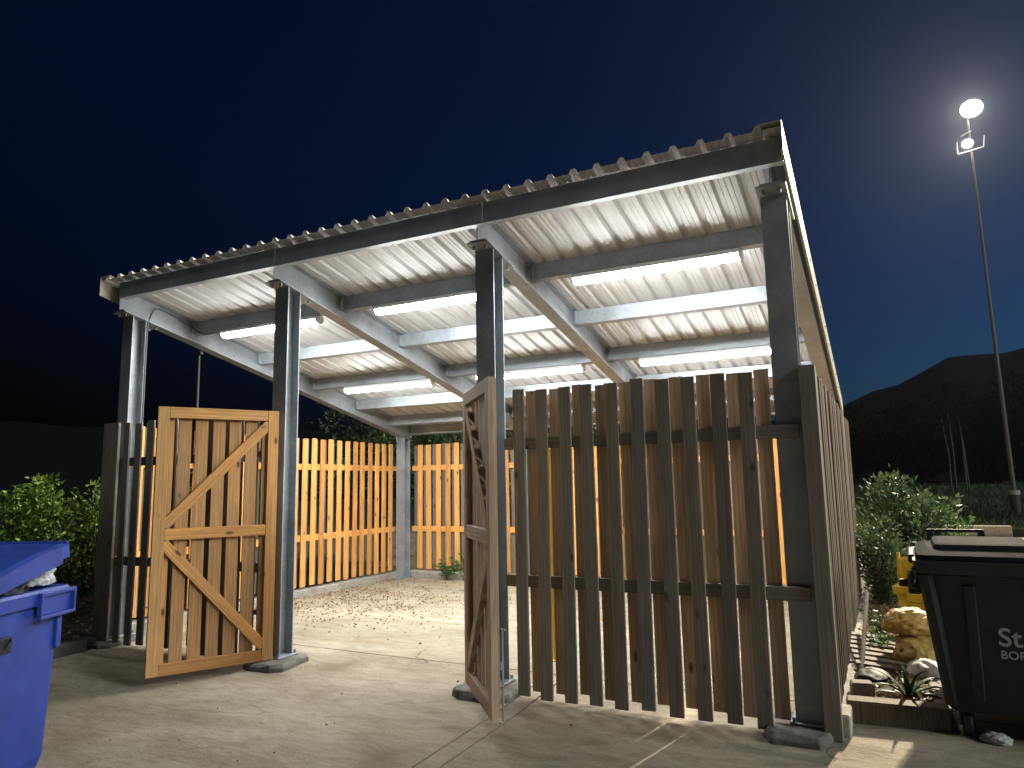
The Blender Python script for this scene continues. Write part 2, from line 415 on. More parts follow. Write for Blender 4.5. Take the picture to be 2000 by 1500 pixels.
for i, xc in enumerate(PX):
    mb = MB(); pr = [(a, b-RD-.004) for a, b in ipoly(.146, RD, .011, .008)]
    y0, y1 = -.115, 5.44
    mb.loft([[(xc+a, y0, zr(y0)+b) for a, b in pr], [(xc+a, y1, zr(y1)+b) for a, b in pr]])
    S(mb, 'rafter', GALV)
# purlins: C sections between rafters, flanges to the back
PUR = [.86, 1.91, 2.97, 3.96, 4.85]
def cpoly(d=.15, w=.062, t=.004, lip=.016):
    return [(0, 0), (w, 0), (w, -lip), (w-t, -lip), (w-t, -t), (t, -t), (t, -d+t), (w-t, -d+t), (w-t, -d+lip), (w, -d+lip), (w, -d), (0, -d)]
for y in PUR:
    for a in range(3):
        x0, x1 = PX[a]+.012, PX[a+1]-.012
        mb = MB(); pr = cpoly()
        mb.loft([[(x, y+p, zr(y+p)-.004+q) for p, q in pr] for x in (x0, x1)])
        o = S(mb, 'purlin', GALV)
        for (xx, dx) in ((x0+.0, .10), (x1-.10, .10)):
            c = MB(); c.box(xx+.045, xx+.055, y-.055, y-.001, zr(y)-.15, zr(y)-.02); S(c, 'cleat', GALV, parent=o)
mb = MB(); pr = cpoly(.15)                       # eaves beam outside the rear posts
mb.loft([[(x, 5.45+p, zr(5.45+p)-.004+q) for p, q in pr] for x in (-6.9, .2)]); S(mb, 'eaves_beam', GALV)
# front fascia, three lengths butted over the posts
FX = [-6.66, -4.36, -2.09, .206]
for a in range(3):
    pr = [(0, 0), (.07, 0), (.07, -.02), (.066, -.02), (.066, -.004), (.004, -.004), (.004, -.169), (.066, -.169), (.066, -.153), (.07, -.153), (.07, -.173), (0, -.173)]
    mb = MB(); mb.loft([[(x, -.222+p, 3.820+q) for p, q in pr] for x in (FX[a]+(.0015 if a else 0), FX[a+1]-(.0015 if a < 2 else 0))]); S(mb, 'fascia_beam', GALV_D)
# roof sheets: trapezoid ribs 190 mm apart, crowns at x = .06 - .19 k
def sheet_profile(x0, x1):
    pts = []
    k0 = math.floor((x0-.06)/.19)-1; k1 = math.ceil((x1-.06)/.19)+1
    for k in range(k0, k1+1):
        c = .06+.19*k
        for dx, z in ((-.034, 0), (-.016, .036), (.016, .036), (.034, 0), (.068, 0), (.074, .005), (.08, 0), (.109, 0), (.115, .005), (.121, 0)):
            pts.append((c+dx, z))
    pts = [p for p in pts if x0 <= p[0] <= x1]
    return pts
XR0, XR1 = -6.895, .205
xs = [XR1]
xs = [.06-.19*2.5-.95*k for k in range(0, 8)]
edges = [XR1]+[x for x in xs if x > XR0+.1]+[XR0]
for a in range(len(edges)-1):
    x1, x0 = edges[a], edges[a+1]
    x0 = max(x0-.02, XR0); dz = .0016*(a % 2)
    p = sheet_profile(x0, x1); p = [(q[0], q[1]+dz) for q in [(x0, 0)]+p+[(x1, 0)]]
    mb = MB(); n = len(p)
    for (ya, yb) in ((-.285, 5.64),):
        ring = lambda y: [(x, y, zr(y)+z+.0045) for x, z in p]+[(x, y, zr(y)+z+.001) for x, z in reversed(p)]
        mb.loft([ring(ya), ring(yb)])
    S(mb, 'roof_sheet', SHEET)
# barge flashings on the two verges
for (xe, s) in ((.214, 1), (-6.90, -1)):
    pr = [(xe-s*.16, .047), (xe, .047), (xe, -.165), (xe-s*.018, -.165), (xe-s*.018, -.162), (xe-s*.003, -.162), (xe-s*.003, .044), (xe-s*.16, .044)]
    mb = MB(); mb.loft([[(a, y, zr(y)+b) for a, b in pr] for y in (-.29, 5.645)])
    o = S(mb, 'barge_flashing', FLASH)
    for q in range(12):
        y = .0+q*.48; b = MB(); b.tube([(xe+s*.0005, y, zr(y)-.06), (xe+s*.007, y, zr(y)-.06)], .008, 6); S(b, 'screw', STEEL_DK, parent=o)

# concrete pads under the front posts
for i, xc in enumerate(PX):
    hx = (.22, .24, .24, .19)[i]
    mb = MB(); rings = []
    for z, e in ((-.25, .03), (-.01, .01), (.018, -.01)):
        ring = []
        for q in range(16):
            a = 2*math.pi*(q+.5)/16; ca, sa = math.cos(a), math.sin(a); m_ = max(abs(ca), abs(sa))
            j = 1+random.uniform(-.06, .05)
            ring.append((xc+(hx+e)*ca/m_*j+(.03 if i == 1 else -.07 if i == 3 else 0), .02+(.24+e)*sa/m_*j, z+random.uniform(-.004, .003)))
        rings.append(ring)
    mb.loft(rings); tag(mb.obj('post_pad', PAD, bevel=.006), kind='structure')

# ------------------------------------------------------------------ fences
BOARD_CACHE = {}
def timber(w, t, h, m=WOOD):
    key = (round(w, 3), round(t, 3), round(h, 3), m.name)
    if key not in BOARD_CACHE:
        mb = MB(); mb.box(-w/2, w/2, -t/2, t/2, 0, h); me = mb.mesh('board', .0025); me.materials.append(m); BOARD_CACHE[key] = me
    return BOARD_CACHE[key]

def fence(label, x0, y0, ang, length, z0, z1, first, rails, inner=(True), trim0=0., trim1=0., m=WOOD, rail_m=None, out_m=None, lift=0.):
    out_m = out_m or WOOD_OUT
    """hit and miss fence; local x along it, layers at local y: outer -.085..-.065, rails -.065..-.02, inner -.02..0"""
    root = empty('fence_panel', (x0, y0, 0), ang); tag(root, label, 'fence', 'hit and miss timber fence panels of the shelter')
    P = .19; n = int((length-first)/P)+1
    for i in range(n):
        x = first+P*i+.047
        if x < length-.04:
            link('board', timber(.097, .02, z1-z0, out_m), None, root, (x+random.uniform(-.004, .004), -.0755, z0+random.uniform(-.012, .012)), (random.uniform(-.003, .003), random.uniform(-.006, .006), random.uniform(-.03, .03)))
        xb = x+.095
        if xb < length-.04:
            link('board', timber(.097, .02, z1-z0-lift, m), None, root, (xb+random.uniform(-.004, .004), -.0095, z0+lift+random.uniform(-.012, .012)), (random.uniform(-.003, .003), random.uniform(-.006, .006), math.pi+random.uniform(-.03, .03)))
    for zz in rails:
        L = length-trim0-trim1
        link('rail', timber(.088, .0445, L, rail_m or m), None, root, (trim0, -.0425, zz), (0, R(90), 0))
    return root
RZ = (.825, 1.865)
fence('front fence panel of vertical boards right of the gate, hiding the lit interior', -2.06, 0, 0, 2.06, -.005, 2.285, .145, RZ, trim0=.05, trim1=-.16, m=WOOD_MID, rail_m=WOOD_OUT, lift=.035)
fence('narrow front fence panel at the far left, half hidden behind the open gate', -6.76, 0, 0, 2.18, -.005, 2.28, .11, RZ, m=WOOD_MID, rail_m=WOOD_OUT, lift=.035)
fence('side fence along the left of the shelter, bright boards seen from inside', -6.95, 5.36, R(-90), 5.30, .14, 2.285, .12, RZ)
fence('side fence along the right of the shelter, seen edge on from outside', .19, .0, R(90), 5.36, .12, 2.285, .06, RZ, out_m=WOOD_DK)
fence('rear fence panel left of the shelter, orange boards at the back of the bay', -4.49, 5.40, R(180), 2.24, .16, 2.27, .03, RZ)
fence('middle rear fence panel behind the right hand gate leaf', -2.21, 5.40, R(180), 2.24, .16, 2.27, .03, RZ)
fence('right rear fence panel behind the slatted front fence', .09, 5.40, R(180), 2.24, .16, 2.27, .03, RZ)
for (x, y, lab) in ((.236, -.035, 'grey timber corner post at the right front of the shelter'), (-6.815, -.105, 'dark timber corner post at the left front of the shelter')):
    o = link('corner_post', timber(.10 if x > 0 else .25, .10 if x > 0 else .03, 2.32, WOOD_OUT), None, None, (x, y, -.03)); tag(o, lab, 'post')

# ------------------------------------------------------------------ gates
def gate(label, hx, hy, ang, w, zb, zt, s, wm=None):
    wm = wm or WOOD_GATE
    root = empty('gate', (hx, hy, zb), ang); tag(root, label, 'gate', 'timber gate leaves of the shelter')
    H = zt-zb; T = .045; yc = s*T/2
    def st(name, x, z, L, tilt, wd=.095, y=yc, t=T):
        return link(name, timber(wd, t, L, wm), None, root, (x, y, z), (0, tilt, 0))
    st('stile', .0475, 0, H, 0); st('stile', w-.0475, 0, H, 0)
    for z in (.0475, .5*H+.03, H-.0475): st('rail', .0965, z, w-.193, R(90), y=yc*.98, t=T*.96)
    zm = .5*H+.03
    def brace(xa, za, xb, zb_):
        d = Vector((xb-xa, 0, zb_-za)); st('brace', xa, za, d.length, math.atan2(d.x, d.z), .088, yc*.96, T*.9)
    brace(.085, H-.125, w-.085, zm+.07)
    brace(w-.085, zm-.07, .085, .125)
    n = 7
    for i in range(n):
        x = .085+(w-.17)*i/(n-1)
        link('board', timber(.106, .02, H-.02, WOOD_GATE2 if wm is WOOD_GATE else wm), None, root, (x, -s*.0115, .01+random.uniform(-.006, .006)), (0, random.uniform(-.003, .003), 0))
    for z in (.42, H-.45):
        b = MB(); b.box(.0, .34, -s*.0225-.003, -s*.0225+.003, z-.022, z+.022); b.tube([(-.012, -s*.02, z-.05), (-.012, -s*.02, z+.05)], .013, 8)
        b.obj('hinge', STEEL_DK, root)
    b = MB(); b.tube([(w-.06, -s*.045, -.02), (w-.06, -s*.045, .55), (w+.03, -s*.045, .56)], .008, 8); b.box(w-.085, w-.035, -s*.037-.012, -s*.037+.012, .3, .34)
    b.obj('drop_bolt', GALV, root)
    return root
gate('left gate leaf swung wide open, its Z braced golden inner face to the viewer', -4.445, -.045, R(242), 1.035, .025, 2.275, 1)
gate('right gate leaf standing open nearly edge on beside the slatted front fence', -2.300, -.120, R(-49.3), .985, .07, 2.275, -1, WOOD_MID)

# ------------------------------------------------------------------ LED battens
def batten(lab, xc, yp):
    y = yp+.042; zt = zr(y)-.004-.15-.002; L = 1.5
    root = empty('batten_light', (xc, y, zt)); tag(root, lab, 'light', 'LED battens under the roof')
    b = MB(); b.box(-L/2, L/2, -.065, .065, -.040, 0); b.obj('housing', WHITE_P, root, .004)
    pr = [(.062*math.cos(a), -.038-.050*math.sin(a)) for a in [math.pi*k/8 for k in range(9)]]
    d = MB(); d.loft([[(x, a, c) for a, c in pr] for x in (-L/2+.02, L/2-.02)]); d.obj('diffuser', LED, root)
    for sx in (-1, 1):
        e = MB(); pr2 = [(a*1.06, -.036+(c+.036)*1.06) for a, c in pr]; xa = sx*(L/2-.019); xb = sx*(L/2+.006)
        e.loft([[(x, a, c) for a, c in pr2] for x in (xa, xb)]); e.obj('end_cap', WHITE_P, root, .004)
batten('lit LED batten on the front purlin of the left bay', -5.56, PUR[0])
batten('lit LED batten on the front purlin of the middle bay', -3.27, PUR[0])
batten('large bright LED batten on the front purlin of the right bay', -1.02, PUR[0])
batten('lit LED batten on the rear purlin of the left bay, above the orange fence', -5.45, PUR[2])
batten('lit LED batten on the rear purlin of the middle bay, beside the third post', -3.26, PUR[2])
batten('lit LED batten on the rear purlin of the right bay, just above the front boards', -1.05, PUR[2])
# supply cable
c = MB()
def bez(pts, n=10):
    out = []
    P = [Vector(p) for p in pts]
    for i in range(len(P)-1):
        a = P[max(i-1, 0)]; b = P[i]; c_ = P[i+1]; d = P[min(i+2, len(P)-1)]
        for k in range(n):
            t = k/n; out.append(.5*((2*b)+(c_-a)*t+(2*a-5*b+4*c_-d)*t*t+(3*b-a-3*c_+d)*t**3))
    out.append(P[-1]); return out
xq = PX[0]+.088
c.tube(bez([(xq, .178, .3), (xq, .178, 2.0), (xq, .178, 3.35), (xq-.01, .20, 3.48), (PX[0]+.02, .33, 3.66), (PX[0]+.02, .6, zr(.6)-.05), (PX[0]+.06, .80, zr(.8)-.1), (PX[0]+.2, .84, zr(.84)-.175), (PX[0]+.42, .88, zr(.88)-.165)]), .009, 8)
tag(c.obj('power_cable', CABLE, smooth=True), 'grey supply cable looping from the left front post to the first batten', 'cable')

# ------------------------------------------------------------------ foliage helpers
def leaves(name, pos, dirs, size, m, parent=None, wid=.45, fold=.25):
    """one mesh of folded pointed leaves; pos (n,3), dirs (n,3) pointing along the leaf"""
    n = len(pos); d = dirs/np.linalg.norm(dirs, axis=1, keepdims=True)
    rnd = RNG.normal(size=(n, 3)); s = np.cross(d, rnd); s /= np.linalg.norm(s, axis=1, keepdims=True)+1e-9
    u = np.cross(s, d); L = (size*RNG.uniform(.65, 1.3, n))[:, None]
    base = pos; tip = pos+d*L-u*L*.1; w = L*wid
    l = pos+d*L*.45+s*w*.5+u*w*fold; r = pos+d*L*.45-s*w*.5+u*w*fold
    v = np.stack([base, l, tip, r], 1).reshape(-1, 3)
    i = np.arange(n)*4; f = np.concatenate([np.stack([i, i+1, i+2], 1), np.stack([i, i+2, i+3], 1)], 0)
    me = bpy.data.meshes.new(name); me.vertices.add(len(v)); me.vertices.foreach_set('co', v.astype(np.float32).ravel())
    me.loops.add(f.size); me.polygons.add(len(f)); me.loops.foreach_set('vertex_index', f.astype(np.int32).ravel())
    me.polygons.foreach_set('loop_start', np.arange(0, f.size, 3, dtype=np.int32)); me.update(calc_edges=True); me.validate()
    return link(name, me, m, parent)

def shrub(name, lab, cat, base, n_stem, height, spread, n_leaf, size, m, bark=BARK, group=None, droop=.0):
    """stems fanning from the base with leaves along their upper parts"""
    root = empty(name, base); tag(root, lab, cat, group)
    st = MB(); P = []; D = []
    per = n_leaf//n_stem
    for k in range(n_stem):
        a = random.uniform(0, 2*math.pi); rr = spread*math.sqrt(random.random()); h = height*(1-.35*(rr/spread)**2)*random.uniform(.75, 1.05)
        top = Vector((rr*math.cos(a), rr*math.sin(a), h)); mid = Vector((top.x*.45+random.uniform(-.05, .05), top.y*.45, h*.5))
        st.tube([(top.x*.1, top.y*.1, -.05), tuple(mid), tuple(top)], [.014, .009, .003], 5)
        t = RNG.uniform(.12, 1.03, per)[:, None]
        pts = (1-t)**2*np.array([top.x*.1, top.y*.1, 0])+2*t*(1-t)*np.array(mid)+t*t*np.array(top)
        off = RNG.normal(size=(per, 3))*np.array([.085, .085, .05])*(.5+spread*.5)
        pts = pts+off; dd = off*4+np.array([math.cos(a)*.2, math.sin(a)*.2, .35-droop])+RNG.normal(size=(per, 3))*.3
        P.append(pts); D.append(dd)
    st.obj('stem', bark, root)
    leaves('foliage', np.concatenate(P), np.concatenate(D), size, m, root)
    return root

def tree(name, lab, base, height, crown_r, crown_z0, n_leaf, size, m, bark, group, trunk_r=.12):
    root = empty(name, base); tag(root, lab, 'tree', group)
    tb = MB(); bend = Vector((random.uniform(-.2, .2), random.uniform(-.2, .2), 0))
    tb.tube([(0, 0, -.1), tuple(bend*.4+Vector((0, 0, height*.35))), tuple(bend+Vector((0, 0, height*.8)))], [trunk_r, trunk_r*.75, trunk_r*.2], 9)
    tips = []
    for k in range(11):
        a = random.uniform(0, 2*math.pi); zb = random.uniform(crown_z0*.8, height*.75); L = crown_r*random.uniform(.6, 1.0)
        p0 = bend*(zb/height)+Vector((0, 0, zb)); p2 = p0+Vector((math.cos(a)*L, math.sin(a)*L, L*random.uniform(.2, .8)))
        p1 = (p0+p2)/2+Vector((0, 0, -.1*L)); tb.tube([tuple(p0), tuple(p1), tuple(p2)], [trunk_r*.4, trunk_r*.25, trunk_r*.06], 6); tips += [p1, p2, (p1+p2)/2]
    tips.append(bend+Vector((0, 0, height*.9)))
    tb.obj('trunk', bark, root)
    cl = []
    for t in tips:
        for q in range(3): cl.append((t+Vector((random.gauss(0, .28), random.gauss(0, .28), random.gauss(0, .22)))*crown_r, crown_r*random.uniform(.12, .26)))
    per = n_leaf//len(cl); P = []; D = []
    for c0, rr in cl:
        o = RNG.normal(size=(per, 3)); o *= (rr*RNG.uniform(.35, 1.1, per)/np.linalg.norm(o, axis=1))[:, None]; o[:, 2] *= .7
        P.append(np.array(c0)+o); D.append(o/rr+np.array([0, 0, .1])+RNG.normal(size=(per, 3))*.5)
    leaves('crown', np.concatenate(P), np.concatenate(D), size, m, root)
    return root

# hedge on the left bed
hroot = empty('hedge', (-9.7, .9, .1)); tag(hroot, 'leafy green hedge behind the blue bin, left of the shelter', 'hedge')
P = []; D = []; st = MB()
A = Vector((-8.75, 3.2, 0)); B = Vector((-11.6, -3.6, 0)); dirv = (B-A).normalized(); nrm = Vector((-dirv.y, dirv.x, 0))
if nrm.x < 0: nrm = -nrm
for k in range(150):
    t = random.random(); off = random.uniform(-.5, .35); p = A.lerp(B, t)+nrm*off
    h = 1.5+.14*math.sin(t*23)+.08*math.sin(t*61)+random.uniform(-.22, .1)+(.16 if random.random() < .12 else 0)
    lean = nrm*random.uniform(-.1, .25)+dirv*random.uniform(-.15, .15)
    b0 = Vector((p.x, p.y, .05)); top = b0+lean+Vector((0, 0, h))
    b0 -= Vector(hroot.location); top -= Vector(hroot.location)
    st.tube([tuple(b0), tuple((b0+top)/2+nrm*.04), tuple(top)], [.014, .009, .003], 5)
    per = 200
    tt = RNG.uniform(.06, 1.0, per)**.8
    pts = np.array(b0)[None]*(1-tt[:, None])+np.array(top)[None]*tt[:, None]
    o = RNG.normal(size=(per, 3))*np.array([.12, .12, .05])*(1.15-.75*tt**3)[:, None]
    P.append(pts+o); D.append(o*5+np.array([nrm.x*.5, nrm.y*.5, .15])+RNG.normal(size=(per, 3))*.35)
st.obj('stem', BARK, hroot)
leaves('foliage', np.concatenate(P), np.concatenate(D), .085, LEAF_HEDGE, hroot, .5)

shrub('bush', 'tall dark green bush behind the yellow bin, right of the shelter', 'bush', (.83, 5.9, .06), 26, 1.6, .62, 5200, .085, LEAF_BUSH, group=None)
shrub('bush', 'low speckled bush against the far end of the right side fence', 'bush', (.52, 4.6, .06), 16, 1.05, .36, 2600, .06, LEAF_BUSH)
shrub('weed', 'small green sapling sprouting above the black bin lid', 'weed', (1.62, 8.6, .06), 5, 1.05, .16, 260, .09, WEED)
tree('tree', 'dark tree overhanging the corner of the left side fence', (-8.3, 6.7, .05), 4.4, 1.5, 1.7, 6500, .10, LEAF_TREE, BARK, 'trees behind the shelter')
tree('tree', 'dark tree standing behind the rear left corner post', (-6.9, 7.3, .05), 4.3, 1.5, 1.7, 6500, .10, LEAF_TREE, BARK, 'trees behind the shelter')
tree('tree', 'dark tree beyond the rear fence next to the right gate leaf', (-5.2, 7.6, .05), 4.4, 1.6, 1.7, 6500, .10, LEAF_TREE, BARK, 'trees behind the shelter')
for (x, y, h, lab) in ((-1.5, 36, 3.0, 'tall dark tree at the left end of the far belt, beside the roof edge'), (4.4, 36, 3.9, 'dark far tree directly left of the floodlight mast'), (8.0, 35, 4.1, 'dark far tree right of the floodlight mast'), (1.7, 36, 3.4, 'dark far tree over the tall bush'), (12.5, 37, 4.3, 'dark far tree at the right edge of view')):
    tree('tree', lab, (x, y, 1.1), h, h*.62, h*.2, 7000, .34, LEAF_DARK, BARK, 'far dark trees on the bank', .22)
for i, (x, y, h) in enumerate(((2.75, 25.0, 2.6), (2.95, 25.6, 3.0), (3.2, 24.7, 2.3), (3.35, 25.4, 2.8))):
    r_ = empty('sapling', (x, y, 1.0)); tag(r_, ('leftmost thin pale sapling on the bank left of the mast', 'tallest thin pale sapling, second from the left on the bank', 'shortest thin pale sapling, third from the left on the bank', 'rightmost thin pale sapling of the four on the bank')[i], 'sapling', 'pale saplings on the bank')
    b = MB(); b.tube([(0, 0, -.4), (random.uniform(-.05, .05), 0, h*.5), (random.uniform(-.15, .15), 0, h)], [.035, .028, .012], 6); b.obj('trunk', BARK_P, r_)
    pp = RNG.normal(size=(60, 3))*np.array([.3, .3, .35])+np.array([0, 0, h]); leaves('crown', pp, RNG.normal(size=(60, 3)), .14, LEAF_DARK, r_)

# weed at the back wall inside
def sprig(lab, base, n, h, size, m, name='weed'):
    root = empty(name, base); tag(root, lab, 'weed')
    st = MB(); P = []; D = []
    for k in range(n):
        a = random.uniform(0, 6.28); L = h*random.uniform(.6, 1); tp = Vector((math.cos(a)*L*.7, math.sin(a)*L*.5-.05, L))
        st.tube([(0, 0, -.03), tuple(tp*.5+Vector((0, 0, .03))), tuple(tp)], .004, 5)
        for t in np.linspace(.35, 1.05, 9):
            p = np.array(tp)*t; P.append(p); q = RNG.normal(size=3); q[2] = abs(q[2])*.4; D.append(q)
    st.obj('stem', m, root); leaves('foliage', np.array(P), np.array(D), size, m, root, .5)
sprig('green weed growing at the foot of the rear fence inside', (-5.93, 5.32, .0), 9, .30, .09, WEED)
sprig('taller thin weed beside the gate at the foot of the rear fence', (-5.62, 5.33, .0), 5, .5, .07, WEED)

# leaf litter on the floor, and scattered bits on the apron
def litter(n, fn, size, name, m, zf):
    pts = np.array([fn() for _ in range(n)]); pts = np.column_stack([pts, [zf(*p)+random.uniform(.004, .022) for p in pts]])
    d = RNG.normal(size=(n, 3)); d[:, 2] *= .22
    o = leaves(name, pts, d, size, m, None, .6, .4); return o
def drift():
    while True:
        x = random.uniform(-6.85, -2.5); y = random.uniform(.9, 5.35)
        dens = math.exp(-((x+6.0)/1.25)**2-((y-3.0)/1.2)**2)*(.35+.65*(math.sin(x*5+y*3)*math.sin(y*6-x*2) > -.1))+.012+.5*math.exp(-(x+6.85)/.25)
        if random.random() < dens: return (x, y)
tag(litter(2000, drift, .03, 'leaf_litter', LITTER, lambda x, y: wob(x, y, .003)), 'dry brown leaf litter drifted over the shelter floor', 'leaf litter', kind='stuff')
tag(litter(70, lambda: (random.uniform(-6.5, 2), random.uniform(-3.5, .5)), .022, 'grit', SOIL, lambda x, y: zap(y)), 'dark grit scattered on the concrete apron', 'grit', kind='stuff')
tag(litter(1500, lambda: (random.uniform(-9.2, -7.05), random.uniform(-2.5, 2.5)), .05, 'soil_litter', LITTER, soilz), 'dry leaves on the soil below the hedge', 'leaf litter', kind='stuff')
tag(litter(1800, lambda: (random.uniform(.36, .79), random.uniform(.5, 5.6)), .05, 'bed_litter', LITTER, lambda x, y: .085), 'dead leaves and twigs on the soil right of the shelter', 'leaf litter', kind='stuff')

# ------------------------------------------------------------------ things seen through the slats
for (x, y, z1, lab) in ((-2.083, 1.0, 1.87, 'upright yellow steel bollard pole just inside the third post'), (-2.315, 3.0, 2.6, 'taller yellow steel pole standing deeper inside the shelter')):
    r_ = empty('yellow_pole', (x, y, 0)); tag(r_, lab, 'pole', 'yellow poles inside the shelter')
    b = MB(); b.tube([(0, 0, .0), (0, 0, z1)], .03 if z1 < 2 else .05, 14); b.obj('tube', PIPE_Y, r_, smooth=False)
    b = MB(); b.box(-.07, .07, -.07, .07, 0, .012); b.obj('foot_plate', PIPE_Y, r_, .002)

# ------------------------------------------------------------------ blue wheelie bin
def text_mesh(body, size, ext=.0015):
    cu = bpy.data.curves.new('lettering', 'FONT'); cu.body = body; cu.size = size; cu.extrude = ext; cu.offset = size*.012
    o = bpy.data.objects.new('tmp_lettering', cu); COL.objects.link(o)
    dg = bpy.context.evaluated_depsgraph_get(); me = bpy.data.meshes.new_from_object(o.evaluated_get(dg)); bpy.data.objects.remove(o); bpy.data.curves.remove(cu)
    me.name = 'lettering'; return me

def blue_bin():
    root = empty('wheelie_bin', (-4.085, -2.695, zap(-2.7)), R(25.8)); root.scale = (1.07, 1.07, 1.08); tag(root, 'blue wheelie bin overflowing with rubbish, its lid propped open', 'bin')
    b = MB(); b.loft([rbox(0, -.01, .235, .29, .04, .05), rbox(0, -.01, .25, .305, .10, .05), rbox(0, 0, .268, .335, .90, .045), rbox(0, 0, .27, .337, .985, .045),
                      rbox(0, 0, .252, .318, .985, .04), rbox(0, 0, .25, .315, .86, .04)], cap=True)
    b.obj('body', BLUE, root, smooth=False)
    # rim: turned down collar with lifting pocket along the front
    rm = MB(); rm.loft([rbox(0, 0, .272, .34, .915, .05), rbox(0, 0, .298, .368, .92, .05), rbox(0, 0, .300, .37, .985, .05), rbox(0, 0, .292, .362, 1.0, .05), rbox(0, 0, .254, .32, 1.0, .045), rbox(0, 0, .254, .32, .93, .045)], cap=False)
    rm.obj('rim', BLUE, root)
    # side pockets and front comb ledge
    for sx in (-1, 1):
        p = MB(); xs_ = sorted((sx*.30, sx*.328))
        p.box(xs_[0], xs_[1], .06, .36, .965, .985); p.box(xs_[0], xs_[1], .06, .36, .845, .862); p.box(xs_[0], xs_[1], .06, .075, .862, .965); p.box(xs_[0], xs_[1], .345, .36, .862, .965)
        xq_ = sorted((sx*.299, sx*.304)); p.box(xq_[0], xq_[1], .06, .36, .862, .965)
        p.obj('lifting_pocket', BLUE, root, .003)
        c2 = MB(); xs_ = sorted((sx*.266, sx*.285)); c2.box(xs_[0], xs_[1], .27, .31, .66, .845); c2.obj('corner_web', BLUE, root, .004)
    f = MB(); f.box(-.24, .24, .37, .425, .925, .975); f.box(-.24, .24, .37, .38, .86, .925); f.obj('front_lip', BLUE, root, .006)
    h = MB(); h.tube([(-.22, -.40, 1.0), (.22, -.40, 1.0)], .016, 10); h.box(-.24, -.2, -.42, -.35, .95, 1.02); h.box(.2, .24, -.42, -.35, .95, 1.02); h.obj('handle', BLUE, root)
    k = MB(); k.box(.278, .30, -.20, -.11, .72, .80); k.tube([(.302, -.16, .745), (.315, -.14, .775), (.302, -.12, .785)], .008, 6); k.obj('latch', BLACK, root, .006)
    for sx in (-1, 1):
        w = MB(); w.loft([[(sx*.19+dx, -.27+.1*math.cos(a), .1+.1*math.sin(a)) for a in [2*math.pi*q/20 for q in range(20)]] for dx in (-.03, .03)]); w.obj('wheel', BLACK, root, .008)
    # lid, hinged at the back and lifted
    lid = MB(); L = .78
    prof = [(.0, .0), (.12, .035), (.45, .055), (.64, .05), (.72, .025), (L, .02)]
    rings = []
    for (y, z) in prof:
        hw = .30 if y < .66 else .25
        rings.append([(-hw, y, -.06), (-hw, y, z-.012), (-hw+.03, y, z), (hw-.03, y, z), (hw, y, z-.012), (hw, y, -.06), (hw-.012, y, -.06), (hw-.012, y, z-.02), (-hw+.012, y, z-.02), (-hw+.012, y, -.06)])
    lid.loft(rings)
    lo = lid.obj('lid', BLUE, root, loc=(0, -.38, 1.05), rot=(R(12.0), 0, 0))
    g2 = MB(); g2.box(-.24, .24, L+.001, L+.014, -.045, .03); g2.obj('lid_lip', BLUE, lo, .004)
    tm = text_mesh('r', .075); to = link('lettering', tm, PRINT, root, (.2652, -.235, .50), (R(90), 0, R(90)))
    to.rotation_euler = (R(90-2.5), 0, R(90))
    return root
blue_bin()

def crumple(name, lab, cat, m, loc, sx, sy, sz, seed, amp=.25, sub=4, freq=3.0, parent=None):
    bm = bmesh.new(); bmesh.ops.create_icosphere(bm, subdivisions=sub, radius=1)
    rs = np.random.default_rng(seed); W = rs.normal(size=(14, 3))*freq; PH = rs.uniform(0, 6.28, 14)
    for v in bm.verts:
        c = np.array(v.co); s = W@c+PH; fine = W[:6]@c*4.1+PH[:6]
        d = np.abs(np.sin(s)).mean()-.6+.35*np.abs(np.sin(2.3*s[:5])).mean()+.16*np.abs(np.sin(fine)).mean()
        v.co = Vector(c*(1+amp*d*2)); v.co.x *= sx; v.co.y *= sy; v.co.z *= sz
        if v.co.z < -sz*.55: v.co.z = -sz*.55
    me = bpy.data.meshes.new(name); bm.to_mesh(me); bm.free(); me.shade_smooth()
    o = link(name, me, m, parent, loc, (0, 0, rs.uniform(0, 6)))
    if lab: tag(o, lab, cat)
    return o
def bl(x, y, z):                                   # a point in the blue bin's own frame
    a = R(25.8); x *= 1.07; y *= 1.07; return (-4.085+x*math.cos(a)-y*math.sin(a), -2.695+x*math.sin(a)+y*math.cos(a), zap(-2.7)+z*1.08)
crumple('rubbish_bag', 'crumpled clear plastic bag poking out under the blue bin lid', 'bag', CLEAR, bl(.13, .22, 1.05), .075, .09, .075, 3, .6, 5, 5.)
crumple('rubbish_bag', 'dark crumpled sack filling the top of the blue bin', 'bag', DARK_SACK, bl(0, -.02, .99), .19, .23, .09, 5, .35, 5, 4.5)
for i in range(7):
    crumple('paper_scrap', 'pale scrap of packaging among the rubbish in the blue bin', 'scrap', WHITE_SACK, bl(random.uniform(-.1, .2), random.uniform(-.2, .1), 1.035), .035, .02, .018, 20+i, .4, 2)['group'] = 'scraps in the blue bin'

